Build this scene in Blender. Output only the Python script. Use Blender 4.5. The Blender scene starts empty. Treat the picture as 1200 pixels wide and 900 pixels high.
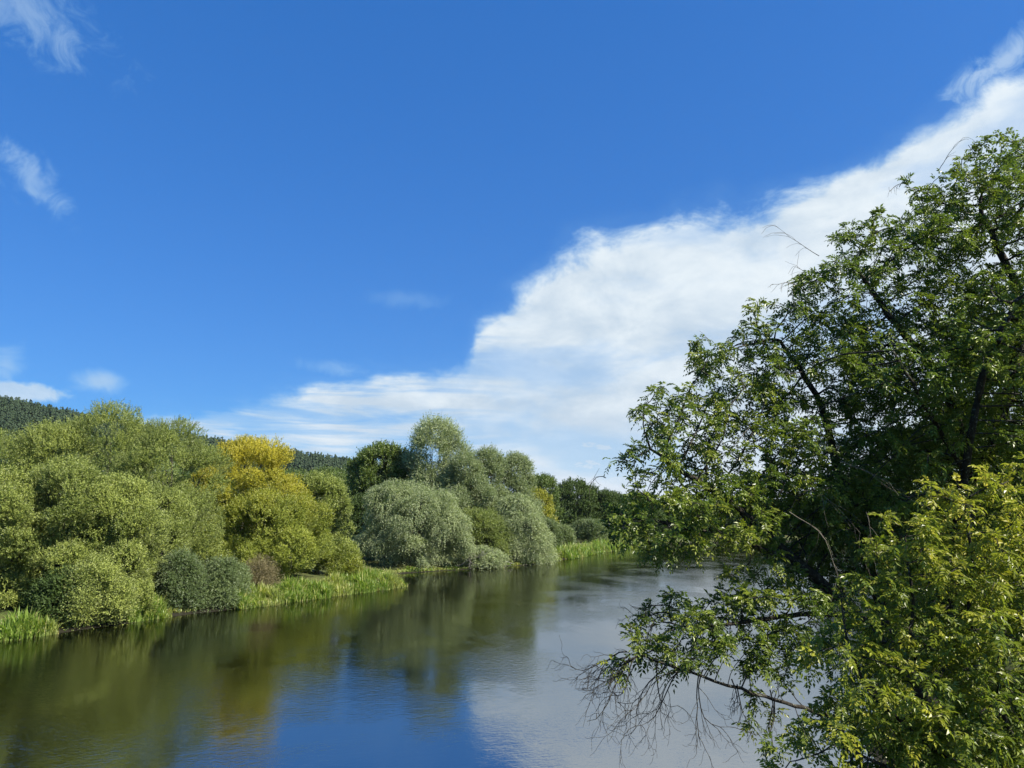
import bpy, math, random
import numpy as np
from mathutils import Vector

rng = np.random.default_rng(7)
random.seed(7)
R = math.radians
scene = bpy.context.scene
COL = scene.collection

# ------------------------------------------------------------------ camera
CAMH = 6.5
FPX = 866.0
PITCH = math.atan(155 / FPX)
cam = bpy.data.cameras.new("camera"); camo = bpy.data.objects.new("camera", cam); COL.objects.link(camo)
camo.location = (0, 0, CAMH); camo.rotation_euler = (math.pi / 2 + PITCH, 0, 0)
cam.sensor_width = 36; cam.lens = 36 * FPX / 1200; cam.clip_start = 0.1; cam.clip_end = 20000
scene.camera = camo
scene.render.engine = 'CYCLES'
scene.cycles.max_bounces = 6; scene.cycles.diffuse_bounces = 2; scene.cycles.glossy_bounces = 3
scene.cycles.transmission_bounces = 4; scene.cycles.transparent_max_bounces = 4; scene.cycles.volume_bounces = 0
scene.cycles.use_denoising = True
scene.cycles.caustics_reflective = False; scene.cycles.caustics_refractive = False
scene.cycles.sample_clamp_indirect = 6
scene.view_settings.view_transform = 'Standard'; scene.view_settings.look = 'None'
scene.view_settings.gamma = 1; scene.view_settings.exposure = 0.95
scene.view_settings.use_curve_mapping = False

def ray(px, py):
    u = (px - 600) / FPX; v = (450 - py) / FPX
    c, s = math.cos(PITCH), math.sin(PITCH)
    return u, c - v * s, s + v * c
def at(px, py, Y):
    x, y, z = ray(px, py)
    return np.array([x / y * Y, Y, CAMH + z / y * Y])

# ------------------------------------------------------------------ sun and sky
SUN_EL, SUN_AZ = 46.0, 116.0       # azimuth clockwise from +Y
sd = Vector((math.sin(R(SUN_AZ)) * math.cos(R(SUN_EL)), math.cos(R(SUN_AZ)) * math.cos(R(SUN_EL)), math.sin(R(SUN_EL))))
sl = bpy.data.lights.new("sun", 'SUN'); sl.energy = 5.0; sl.angle = R(0.5); sl.color = (1, 0.94, 0.85)
slo = bpy.data.objects.new("sun", sl); COL.objects.link(slo)
slo.rotation_euler = sd.to_track_quat('Z', 'Y').to_euler()

class NT:
    def __init__(s, nt): s.nt = nt; nt.nodes.clear()
    def n(s, t, ins=None, **kw):
        nd = s.nt.nodes.new(t)
        for k, v in kw.items(): setattr(nd, k, v)
        for k, v in (ins or {}).items(): s.put(nd.inputs[k], v)
        return nd
    def put(s, sock, v):
        if isinstance(v, bpy.types.NodeSocket): s.nt.links.new(v, sock)
        elif isinstance(v, bpy.types.Node): s.nt.links.new(v.outputs[0], sock)
        else: sock.default_value = v
    def m(s, op, a, b=0.0, c=0.0, clamp=False):
        return s.n('ShaderNodeMath', {0: a, 1: b, 2: c}, operation=op, use_clamp=clamp).outputs[0]
    def vm(s, op, a, b=(0, 0, 0)):
        nd = s.n('ShaderNodeVectorMath', {0: a, 1: b}, operation=op)
        return nd.outputs['Value'] if op in ('LENGTH', 'DOT_PRODUCT', 'DISTANCE') else nd.outputs[0]
    def mr(s, v, a, b, c=0.0, d=1.0, smooth=True):
        nd = s.n('ShaderNodeMapRange', {0: v, 1: a, 2: b, 3: c, 4: d}, interpolation_type='SMOOTHSTEP' if smooth else 'LINEAR')
        return nd.outputs[0]
    def noise(s, vec, scale, detail=5, rough=.55, dist=0.0, lac=2.0):
        return s.n('ShaderNodeTexNoise', {'Vector': vec, 'Scale': scale, 'Detail': detail, 'Roughness': rough, 'Distortion': dist, 'Lacunarity': lac}).outputs[0]
    def mix(s, f, a, b, blend='MIX'):
        nd = s.nt.nodes.new('ShaderNodeMix'); nd.data_type = 'RGBA'; nd.blend_type = blend
        s.put(nd.inputs[0], f); s.put(nd.inputs[6], a); s.put(nd.inputs[7], b)
        return nd.outputs[2]

world = bpy.data.worlds.new("World"); scene.world = world; world.use_nodes = True
W = NT(world.node_tree)
sky = W.n('ShaderNodeTexSky', sky_type='NISHITA', sun_disc=False)
sky.sun_elevation = R(SUN_EL); sky.sun_rotation = R(SUN_AZ)
sky.altitude = 100; sky.air_density = 1.0; sky.dust_density = 0.35; sky.ozone_density = 3.0
SKY_STRENGTH = 0.0645
_h = W.n('ShaderNodeHueSaturation', {'Hue': 0.508, 'Saturation': 1.38, 'Value': 1.32, 'Color': sky}).outputs[0]
_s = W.n('ShaderNodeSeparateColor', {0: _h})       # flatter gradient, as the phone rendered this sky
skyc = W.n('ShaderNodeCombineColor', {0: W.m('MULTIPLY', W.m('POWER', W.m('MAXIMUM', _s.outputs[0], .01), .45), .67),
    1: W.m('MULTIPLY', W.m('POWER', _s.outputs[1], .53), 1.33), 2: W.m('MULTIPLY', W.m('POWER', _s.outputs[2], .52), 2.30)}).outputs[0]
D = W.n('ShaderNodeTexCoord').outputs['Generated']
sep = W.n('ShaderNodeSeparateXYZ', {0: D})
zz = W.m('MAXIMUM', sep.outputs[2], 0.012)
zz = W.m('ADD', zz, 0.015)
qx = W.m('DIVIDE', sep.outputs[0], zz); qy = W.m('DIVIDE', sep.outputs[1], zz)
q = W.n('ShaderNodeCombineXYZ', {0: qx, 1: qy, 2: 0.0}).outputs[0]
# edge of the great cloud sheet, in the plane of the cloud layer
pts = [(1260, 60), (1200, 90), (1100, 135), (980, 195), (880, 240), (760, 262), (690, 285), (610, 345), (555, 395), (540, 432), (430, 446), (300, 474), (190, 490), (60, 512)]
crv = W.n('ShaderNodeFloatCurve', {1: W.m('MULTIPLY_ADD', qx, 1 / 16.0, 0.5, clamp=True)})
cp = crv.mapping.curves[0]
fp = []
for px, py in pts:
    x, y, z = ray(px, py); l = math.sqrt(x*x + y*y + z*z); z = z / l + 0.015
    fp.append(((x / l / z) / 16 + .5, (y / l / z + 6) / 20))
fp += [((3 / 16) + .5, 5.0 / 20), (1.0, 0.0)]
fp = sorted(fp); fp = [(0.0, 0.95)] + fp
cp.points[0].location = fp[0]; cp.points[1].location = fp[-1]
for a in fp[1:-1]: cp.points.new(*a)
for p_ in cp.points: p_.handle_type = 'AUTO_CLAMPED'
crv.mapping.update()
f = W.m('MULTIPLY_ADD', crv.outputs[0], 20.0, -6.0)
edge = W.m('SUBTRACT', qy, f)
edge = W.m('DIVIDE', edge, W.m('MULTIPLY_ADD', W.m('ABSOLUTE', qy), .5, .4))       # keeps the fringe of even width
n1 = W.noise(W.vm('MULTIPLY', q, (1.0, .6, 1)), 1.15, 5, .5, .2)
n2 = W.noise(W.n('ShaderNodeCombineXYZ', {0: W.m('ARCTAN2', sep.outputs[0], sep.outputs[1]), 1: W.m('MULTIPLY', sep.outputs[2], 1.7), 2: 0.0}).outputs[0], 9.0, 8, .62, .3)
e2 = W.m('ADD', edge, W.m('MULTIPLY', W.m('SUBTRACT', n1, 0.5), 0.50))
e2 = W.m('ADD', e2, W.m('MULTIPLY', W.m('SUBTRACT', n2, 0.5), 0.55))
mask = W.mr(e2, -0.10, 0.10)
veil = W.m('MULTIPLY', W.mr(e2, -0.22, 0.05), 0.10)
mask = W.m('MAXIMUM', mask, veil)
# sheet thickness varies: thin blue-grey windows lower down
hv2 = W.n('ShaderNodeCombineXYZ', {0: W.m('ARCTAN2', sep.outputs[0], sep.outputs[1]), 1: W.m('MULTIPLY', sep.outputs[2], 2.6), 2: 3.0}).outputs[0]
thin = W.noise(hv2, 3.4, 6, .55, .3)
thinm = W.mr(thin, 0.36, 0.52, 0.72, 1.0)
mask = W.m('MULTIPLY', mask, thinm)
streak = W.mr(W.noise(W.vm('MULTIPLY', hv2, (1.0, 4.0, 1.0)), 4.2, 6, .55, .5), .36, .60, .38, 1.0)
leftw = W.mr(W.m('ARCTAN2', sep.outputs[0], sep.outputs[1]), .06, -.16)
mask = W.m('MULTIPLY', mask, W.m('SUBTRACT', 1.0, W.m('MULTIPLY', leftw, W.m('SUBTRACT', 1.0, streak))))
# low bank of cumulus along the horizon
azv = W.m('ARCTAN2', sep.outputs[0], sep.outputs[1])
hv = W.n('ShaderNodeCombineXYZ', {0: azv, 1: W.m('MULTIPLY', sep.outputs[2], 2.6), 2: 0.0}).outputs[0]
n3 = W.noise(hv, 13.0, 6, .58, .2)
low = W.m('MULTIPLY', W.mr(W.m('ADD', n3, W.m('MULTIPLY', sep.outputs[2], -2.2)), 0.34, 0.46), W.mr(azv, -.20, .0))
mask = W.m('MAXIMUM', mask, W.m('MULTIPLY', low, .9))
# lone puffs and wisps
nw = W.noise(D, 26.0, 6, .65, 1.0)
def puff(px, py, a, b, tilt, amt, soft=.7, k=1.6):
    global mask
    x, y, z = ray(px, py); l = math.sqrt(x*x+y*y+z*z); d0 = Vector((x, y, z)) / l
    rt = Vector((y, -x, 0)).normalized(); up = rt.cross(d0) * -1
    up = d0.cross(rt) * -1
    if up.z < 0: up = -up
    r2 = rt * math.cos(tilt) + up * math.sin(tilt); u2 = up * math.cos(tilt) - rt * math.sin(tilt)
    a /= FPX; b /= FPX
    dv = W.vm('SUBTRACT', D, tuple(d0))
    e = W.n('ShaderNodeCombineXYZ', {0: W.vm('DOT_PRODUCT', dv, tuple(r2 / a)), 1: W.vm('DOT_PRODUCT', dv, tuple(u2 / b)), 2: 0.0}).outputs[0]
    r = W.vm('LENGTH', e)
    v = W.m('ADD', W.m('SUBTRACT', 1.0, r), W.m('MULTIPLY', W.m('SUBTRACT', nw, .5), k))
    v = W.m('MULTIPLY', W.mr(v, 0.0, soft), amt)
    v = W.m('MULTIPLY', v, W.mr(r, 1.7, 1.0))
    mask = W.m('MAXIMUM', mask, v)
puff(118, 447, 34, 16, 0, .62, .9, 1.0)
puff(22, 459, 46, 12, 0, .8, .5, 1.2)
puff(8, 425, 22, 26, .3, .45, 1.2, 2.2)
puff(36, 208, 64, 22, -.72, .40, 1.1, 2.6)
puff(46, 20, 82, 38, -.35, .36, 1.2, 2.8)
puff(1175, 72, 62, 22, .45, .55, .9, 2.2)
puff(475, 350, 60, 14, 0, .15, 1.0, 1.5)
puff(400, 433, 70, 12, -.1, .30, 1.2, 2.0)
cb = W.m('ADD', W.m('MULTIPLY', n1, 0.35), W.m('MULTIPLY', n2, 0.65))
shade = W.mr(W.m('ADD', cb, W.m('MULTIPLY', W.mr(sep.outputs[2], .12, .42), .13)), 0.38, 0.70)
cc = W.mix(shade, (4.3, 5.3, 6.4, 1), (6.7, 7.35, 7.8, 1))
cc = W.mix(W.mr(sep.outputs[2], .16, .0), cc, (6.3, 7.0, 7.7, 1))
cc = W.mix(mask, (3.3, 5.7, 7.6, 1), cc)      # thin cloud lets the blue through
fin = W.mix(mask, skyc, cc)
bg = W.n('ShaderNodeBackground', {0: fin, 1: SKY_STRENGTH})
W.n('ShaderNodeOutputWorld', {0: bg})

# ------------------------------------------------------------------ helpers
def mesh_np(name, V, F, mats, parent=None, attrs=None, smooth=False, vattrs=None):
    V = np.asarray(V, np.float32); F = np.asarray(F, np.int32)
    me = bpy.data.meshes.new(name)
    me.vertices.add(len(V)); me.vertices.foreach_set('co', V.ravel())
    k = F.shape[1]
    me.loops.add(F.size); me.loops.foreach_set('vertex_index', F.ravel())
    me.polygons.add(len(F)); me.polygons.foreach_set('loop_start', np.arange(0, F.size, k, dtype=np.int32))
    for an, av in (attrs or {}).items():
        a = me.attributes.new(an, 'FLOAT', 'FACE'); a.data.foreach_set('value', np.asarray(av, np.float32))
    for an, av in (vattrs or {}).items():
        a = me.attributes.new(an, 'FLOAT', 'POINT'); a.data.foreach_set('value', np.asarray(av, np.float32))
    me.update(calc_edges=True)
    me.shade_smooth() if smooth else me.shade_flat()
    for m_ in (mats if isinstance(mats, (list, tuple)) else [mats]): me.materials.append(m_)
    o = bpy.data.objects.new(name, me); COL.objects.link(o)
    if parent is not None: o.parent = parent
    return o

def thing(name, label, cat, loc=(0, 0, 0), group=None):
    o = bpy.data.objects.new(name, None); COL.objects.link(o); o.location = loc
    o.empty_display_size = .3
    o['label'] = label; o['category'] = cat
    if group: o['group'] = group
    return o
def tag(o, label=None, cat=None, group=None, kind=None):
    if label: o['label'] = label
    if cat: o['category'] = cat
    if group: o['group'] = group
    if kind: o['kind'] = kind
    return o
def copy_tree(o, parent=None):
    c = o.copy(); COL.objects.link(c); c.parent = parent
    for ch in list(o.children): copy_tree(ch, c)
    return c

def nrm(a): return a / np.maximum(np.linalg.norm(a, axis=-1, keepdims=True), 1e-9)
def rnd_dir(n): return nrm(rng.normal(size=(n, 3)))

def tubes(paths, sides=6):
    """paths: list of (points (k,3), radii (k,)) -> V, F quads"""
    VV, FF = [], []; base = 0
    ang = np.linspace(0, 2 * np.pi, sides, endpoint=False)
    for P, r in paths:
        P = np.asarray(P, float); r = np.asarray(r, float)
        T = nrm(np.gradient(P, axis=0))
        ref = np.array([0.31, 0.17, 0.93]) if abs(T[0][2]) < .8 else np.array([1., .1, 0])
        A = nrm(np.cross(T, ref)); B = np.cross(T, A)
        ring = P[:, None] + r[:, None, None] * (np.cos(ang)[None, :, None] * A[:, None] + np.sin(ang)[None, :, None] * B[:, None])
        VV.append(ring.reshape(-1, 3))
        k = len(P); i = np.arange(k - 1)[:, None] * sides; j = np.arange(sides)[None]; j2 = (j + 1) % sides
        FF.append(np.stack([i + j, i + j2, i + sides + j2, i + sides + j], -1).reshape(-1, 4) + base)
        base += len(P) * sides
    return np.concatenate(VV), np.concatenate(FF)

def bezier(a, b, c, d, n=8):
    t = np.linspace(0, 1, n)[:, None]
    return (1-t)**3*np.array(a) + 3*(1-t)**2*t*np.array(b) + 3*(1-t)*t*t*np.array(c) + t**3*np.array(d)

def leaf_quads(P, Dr, Nn, L, Wd, fold=.25):
    """diamond leaves. P base, Dr axis, Nn normal, L,Wd arrays"""
    n = len(P); L = np.broadcast_to(L, n)[:, None]; Wd = np.broadcast_to(Wd, n)[:, None]
    S = nrm(np.cross(Dr, Nn)); Nn = np.cross(S, Dr)
    mid = P + Dr * L * .42
    V = np.stack([P, mid + S * Wd * .5 + Nn * Wd * fold, P + Dr * L - Nn * L * .10, mid - S * Wd * .5 + Nn * Wd * fold], 1).reshape(-1, 3)
    return V, np.arange(4 * n, dtype=np.int32).reshape(-1, 4)

# ------------------------------------------------------------------ materials
def mat(name):
    m_ = bpy.data.materials.new(name); m_.use_nodes = True
    return m_, NT(m_.node_tree)
def leaf_mat(name, a, b, transl=.26, rough=.45, spec=.5, back=None, c=None, trs=1.25):
    """a..b by the tint attribute, c = third colour by the autumn attribute"""
    m_, N = mat(name)
    t = N.n('ShaderNodeAttribute', attribute_name='tint').outputs['Fac']
    col = N.mix(t, (*a, 1), (*b, 1))
    if c:
        t2 = N.n('ShaderNodeAttribute', attribute_name='autumn').outputs['Fac']
        col = N.mix(t2, col, (*c, 1))
    if back:
        bf = N.n('ShaderNodeNewGeometry').outputs['Backfacing']
        col = N.mix(N.m('MULTIPLY', bf, .7), col, (*back, 1))
    p = N.n('ShaderNodeBsdfPrincipled', {'Base Color': col, 'Roughness': rough, 'Specular IOR Level': spec})
    tc = N.mix(1.0, col, (trs * 1.05, trs * 1.15, trs * .45, 1), 'MULTIPLY')
    tr = N.n('ShaderNodeBsdfTranslucent', {0: tc})
    mx = N.n('ShaderNodeMixShader', {0: transl, 1: p, 2: tr})
    N.n('ShaderNodeOutputMaterial', {0: mx})
    return m_
M = {}
M['willow'] = leaf_mat('willow leaves', (.11, .15, .026), (.41, .455, .105), back=(.24, .28, .10), rough=.5)
M['yellow'] = leaf_mat('yellowing willow leaves', (.12, .16, .02), (.32, .36, .06), c=(.47, .41, .035), rough=.5)
M['lime'] = leaf_mat('yellow green willow leaves', (.13, .17, .02), (.38, .42, .065), c=(.38, .34, .03), rough=.5)
M['silver'] = leaf_mat('grey willow leaves', (.13, .17, .065), (.43, .48, .25), back=(.33, .38, .22), rough=.5)
M['grey'] = leaf_mat('grey shrub leaves', (.075, .115, .035), (.20, .25, .095), back=(.24, .28, .14), rough=.5)
M['dark'] = leaf_mat('dark broadleaf', (.035, .065, .014), (.095, .14, .03), rough=.6, spec=.3)
M['mid'] = leaf_mat('mid green broadleaf', (.06, .10, .018), (.20, .26, .055), rough=.45)
M['ash'] = leaf_mat('ash leaves', (.045, .085, .010), (.24, .31, .04), c=(.36, .34, .035), rough=.38, spec=.4, back=(.13, .18, .05), transl=.34)
M['young'] = leaf_mat('yellow green ash leaves', (.06, .10, .010), (.27, .32, .035), c=(.48, .42, .04), rough=.38, spec=.4, back=(.24, .28, .07), transl=.36)
M['reed'] = leaf_mat('reed blades', (.10, .18, .02), (.28, .37, .07), c=(.50, .46, .18), rough=.4, transl=.4)
M['drygrass'] = leaf_mat('dry stalks', (.16, .13, .06), (.3, .26, .14), rough=.6, transl=.3)
M['conifer'] = leaf_mat('conifer needles', (.017, .034, .014), (.042, .068, .026), rough=.6, transl=.1, spec=.2)

def bark_mat(name, a, b, scale=6):
    m_, N = mat(name)
    o = N.n('ShaderNodeTexCoord').outputs['Object']
    v = N.vm('MULTIPLY', o, (scale, scale, scale * .3))
    n = N.noise(v, 3, 6, .7)
    lich = N.mr(N.noise(o, 2.3 * scale, 4, .6), .56, .66)
    c = N.mix(N.mr(n, .3, .7), (*a, 1), (*b, 1))
    c = N.mix(N.m('MULTIPLY', lich, .55), c, (.26, .28, .22, 1))
    bp = N.n('ShaderNodeBump', {'Strength': .7, 'Distance': .03, 'Height': n})
    p = N.n('ShaderNodeBsdfPrincipled', {'Base Color': c, 'Roughness': .9, 'Specular IOR Level': .2, 'Normal': bp.outputs[0]})
    N.n('ShaderNodeOutputMaterial', {0: p}); return m_
M['bark'] = bark_mat('grey brown bark', (.03, .026, .018), (.085, .078, .055))
M['ashbark'] = bark_mat('dark ash bark', (.016, .013, .010), (.055, .048, .036))
M['twig'] = bark_mat('bare twig bark', (.10, .08, .055), (.24, .21, .16), 20)
M['driftwood'] = bark_mat('bleached wood', (.13, .12, .10), (.30, .28, .24), 8)

# ------------------------------------------------------------------ river outline and ground
LB = [(-60, -400), (-46, -60), (-43, -10), (-38.5, 12), (-33, 28), (-27.4, 40.4), (-24.3, 46.5), (-21.8, 52), (-18.2, 57.5), (-14.6, 64), (-10.9, 70.6), (-11.6, 73.6), (-15.5, 78), (-16.6, 83), (-12, 88.5), (-6, 94), (-1, 100), (5, 106), (8, 116), (13.5, 132), (23, 153), (33, 172), (55, 190), (95, 205), (170, 215), (500, 240)]
RB = [(500, 150), (170, 150), (110, 140), (76, 122), (56, 98), (40, 76), (26, 52), (16, 34), (10.2, 22), (7.6, 14), (6.0, 8), (5.6, 2), (6, -20), (8, -60), (20, -400)]
poly = np.array(LB + RB, float)
def river_sd(X, Y):
    """signed distance, negative in the river"""
    P = np.stack([X, Y], -1)[..., None, :]
    A = poly; B = np.roll(poly, -1, 0)
    AB = B - A
    t = np.clip(((P - A) * AB).sum(-1) / (AB ** 2).sum(-1), 0, 1)
    d = np.linalg.norm(P - (A + t[..., None] * AB), axis=-1).min(-1)
    ins = np.zeros(X.shape, bool)
    for (x1, y1), (x2, y2) in zip(A, B):
        c = ((y1 > Y) != (y2 > Y)) & (X < (x2 - x1) * (Y - y1) / ((y2 - y1) + 1e-12) + x1)
        ins ^= c
    return np.where(ins, -d, d)
def sstep(x, a, b):
    t = np.clip((x - a) / (b - a), 0, 1); return t * t * (3 - 2 * t)
def wob(X, Y, s):
    return (np.sin(X / s + 1.3 * np.sin(Y / s * .7)) + np.sin(Y / s * 1.13 + 1.7 * np.sin(X / s * .6 + 2)) + .5 * np.sin((X + Y) / s * 2.3)) / 2.5
def ground_h(X, Y):
    X = np.asarray(X, float); Y = np.asarray(Y, float)
    d = river_sd(X, Y) + .35 * wob(X, Y, 1.3)
    h = -1.6 * sstep(-d, 0, 4) + .14 * sstep(d, -.1, .7) + .9 * sstep(d, .4, 7) + .12 * wob(X, Y, 3.1) * sstep(d, .5, 3)
    right = sstep(X - .25 * Y, -8, 6) * sstep(120 - Y, 0, 60)
    h += right * 1.4 * sstep(d, .8, 6)
    return h
def gh(x, y): return float(ground_h(np.array([x]), np.array([y]))[0])
def axis(lo, hi, fine, n):
    t = np.linspace(-1, 1, n); k = 5.2
    s = np.sinh(k * t) / math.sinh(k)
    return np.where(s < 0, fine + s * (fine - lo), fine + s * (hi - fine))
gx = np.unique(np.concatenate([axis(-6000, 6000, -5, 220), np.arange(-45, 45, .7)])); gy = np.unique(np.concatenate([axis(-3000, 6000, 60, 200), np.arange(0, 150, .9)]))
GX, GY = np.meshgrid(gx, gy)
GH = np.concatenate([ground_h(GX[i:i+40], GY[i:i+40]) for i in range(0, len(gy), 40)])
nx, ny = len(gx), len(gy)
ii, jj = np.meshgrid(np.arange(nx - 1), np.arange(ny - 1)); ii = ii.ravel(); jj = jj.ravel()
gF = np.stack([jj * nx + ii, jj * nx + ii + 1, (jj + 1) * nx + ii + 1, (jj + 1) * nx + ii], 1)
m_, N = mat('bank soil and grass')
o = N.n('ShaderNodeTexCoord').outputs['Object']
a = N.noise(o, .35, 6, .65); b = N.noise(o, 6, 5, .7)
z = N.n('ShaderNodeSeparateXYZ', {0: o}).outputs[2]
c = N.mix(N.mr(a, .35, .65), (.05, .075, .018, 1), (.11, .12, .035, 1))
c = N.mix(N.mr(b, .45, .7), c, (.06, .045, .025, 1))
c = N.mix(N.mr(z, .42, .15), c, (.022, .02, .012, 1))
bp = N.n('ShaderNodeBump', {'Strength': .8, 'Distance': .1, 'Height': b})
p = N.n('ShaderNodeBsdfPrincipled', {'Base Color': c, 'Roughness': .95, 'Specular IOR Level': .15, 'Normal': bp.outputs[0]})
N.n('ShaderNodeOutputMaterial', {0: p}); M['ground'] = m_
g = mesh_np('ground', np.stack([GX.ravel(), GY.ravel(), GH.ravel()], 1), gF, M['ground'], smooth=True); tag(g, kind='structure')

# ------------------------------------------------------------------ river water
m_, N = mat('river water')
o = N.n('ShaderNodeTexCoord').outputs['Object']
rot = N.n('ShaderNodeVectorRotate', {'Vector': o, 'Angle': R(-14)}, rotation_type='Z_AXIS').outputs[0]
h1 = N.noise(N.vm('MULTIPLY', rot, (1.0, 1.5, 1)), 3.2, 3, .55, .3)
h2 = N.noise(N.vm('MULTIPLY', rot, (1.0, 1.6, 1)), 11.0, 2, .5, .2)
h3 = N.noise(N.vm('MULTIPLY', rot, (.9, .55, 1)), .55, 3, .5)
patch = N.mr(N.noise(N.vm('MULTIPLY', rot, (1.0, .6, 1)), .16, 4, .6, .6), .38, .66, .22, 1.0)
hh = N.m('ADD', N.m('MULTIPLY', h1, .55), N.m('MULTIPLY', h2, .22))
hh = N.m('MULTIPLY', hh, patch)
hh = N.m('ADD', hh, N.m('MULTIPLY', h3, .40))
bp = N.n('ShaderNodeBump', {'Strength': 1.0, 'Distance': .019, 'Height': hh})
bn = N.noise(N.vm('MULTIPLY', rot, (1.0, .5, 1)), .22, 4, .6)
wc = N.mix(N.mr(bn, .35, .65), (.0015, .0025, .001, 1), (.004, .0045, .0012, 1))
p = N.n('ShaderNodeBsdfPrincipled', {'Base Color': wc, 'Roughness': .045, 'IOR': 2.8, 'Specular IOR Level': 1.0, 'Normal': bp.outputs[0]})
N.n('ShaderNodeOutputMaterial', {0: p}); M['water'] = m_
V = [(-90, -400, 0), (600, -400, 0), (600, 300, 0), (-90, 300, 0)]
w = mesh_np('river_water', V, [(0, 1, 2, 3)], M['water']); tag(w, kind='structure')

# ------------------------------------------------------------------ hill with conifer wood
def ridge(x):
    return np.interp(x, [-1600, -1000, -700, -485, -420, -330, -222, -147, -60, 60, 200, 330], [120, 165, 152, 104, 90, 74, 55, 43, 29, 14, 3, -3])
def hill_h(X, Y):
    xe = X * 700 / np.maximum(Y, 300) if False else X
    k = sstep(Y, 330, 690) * (1 - sstep(Y, 800, 1500))
    return ridge(xe) * k + 3 * wob(X, Y, 38) * k - 1.0
hx = np.linspace(-1600, 330, 130); hy = np.linspace(320, 1500, 80)
HX, HY = np.meshgrid(hx, hy); HH = hill_h(HX, HY)
n_ = len(hx); ii, jj = np.meshgrid(np.arange(n_ - 1), np.arange(len(hy) - 1)); ii = ii.ravel(); jj = jj.ravel()
m_, N = mat('hill undergrowth')
o = N.n('ShaderNodeTexCoord').outputs['Object']
c = N.mix(N.mr(N.noise(o, .02, 5, .6), .4, .6), (.035, .055, .02, 1), (.06, .085, .028, 1))
p = N.n('ShaderNodeBsdfPrincipled', {'Base Color': c, 'Roughness': 1.0, 'Specular IOR Level': 0.0})
N.n('ShaderNodeOutputMaterial', {0: p})
hill = mesh_np('hill', np.stack([HX.ravel(), HY.ravel(), HH.ravel()], 1), np.stack([jj * n_ + ii, jj * n_ + ii + 1, (jj + 1) * n_ + ii + 1, (jj + 1) * n_ + ii], 1), m_, smooth=True)
tag(hill, kind='structure')

def conifer_wood():
    n = 15000
    Y = rng.uniform(560, 850, n); s = rng.uniform(-.80, -.04, n); X = s * Y
    H = rng.uniform(11, 19, n) * rng.uniform(.85, 1.1, n)
    keep = hill_h(X, Y) > np.where(s < -.45, 62, 26) + 8 * wob(X, Y, 25)
    X, Y, H = X[keep], Y[keep], H[keep]; n = len(X)
    Z = hill_h(X, Y) - .5
    tiers = 7; arms = 7
    VV, tt = [], []
    tn = rng.uniform(0, 1, n)
    for t in range(tiers):
        f0 = .10 + .84 * t / tiers
        for a_ in range(arms):
            an = rng.uniform(0, 6.283, n)
            rad = H * .19 * (1 - f0) ** .85 * rng.uniform(.7, 1.15, n) + .25
            wd = .5 + rad * .30
            c0 = np.stack([X, Y, Z + H * (f0 + .22 * (1 - f0) + .05)], 1)
            tip = np.stack([X + np.cos(an) * rad, Y + np.sin(an) * rad, Z + H * f0], 1)
            sd_ = np.stack([-np.sin(an) * wd, np.cos(an) * wd, np.zeros(n)], 1)
            VV.append(np.stack([c0, tip * .6 + c0 * .4 + sd_ * .8 - [0, 0, .4], tip, tip * .6 + c0 * .4 - sd_ * .8 - [0, 0, .4]], 1)); tt.append(tn * .7 + rng.uniform(0, .3, n))
    V = np.concatenate([v.reshape(-1, 3) for v in VV]); T = np.concatenate(tt)
    w_ = mesh_np('conifer_wood', V, np.arange(len(V)).reshape(-1, 4), M['conifer'], attrs={'tint': T})
    tag(w_, 'dark conifer plantation covering the upper slopes of the far hill', 'woodland', kind='stuff')
conifer_wood()

def hill_broadleaf():
    n = 1500
    Y = rng.uniform(380, 640, n); s_ = rng.uniform(-.85, .02, n); X = s_ * Y
    k = (hill_h(X, Y) < np.where(s_ < -.45, 70, 34) + 8 * wob(X, Y, 25)); X, Y = X[k], Y[k]; n = len(X)
    Z = hill_h(X, Y); r = rng.uniform(4, 7, n); H = rng.uniform(7, 12, n)
    m = 150; d = rnd_dir(n * m).reshape(n, m, 3); d[..., 2] = np.abs(d[..., 2])
    lump = 1 + .18 * np.sin(d[..., 0] * 7 + r[:, None] * 9) * np.sin(d[..., 1] * 6 + r[:, None] * 5) 
    P = np.stack([X, Y, Z], 1)[:, None] + d * np.stack([r, r, H], 1)[:, None] * (lump * rng.uniform(.85, 1.03, (n, m)))[..., None]
    ax_ = nrm(np.cross(d, rnd_dir(n * m).reshape(n, m, 3)) + .3 * d)
    V, F = leaf_quads(P.reshape(-1, 3), ax_.reshape(-1, 3), nrm(d + .5 * rng.normal(size=d.shape)).reshape(-1, 3), 1.8, 1.5)
    t = np.clip(np.repeat(rng.uniform(0, .8, n), m) + rng.normal(size=n * m) * .12, 0, 1)
    tag(mesh_np('broadleaf_wood', V, F, M['mid'], attrs={'tint': t}), 'lighter broadleaf wood on the lower slopes of the far hill', 'woodland', kind='stuff')
hill_broadleaf()

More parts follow.
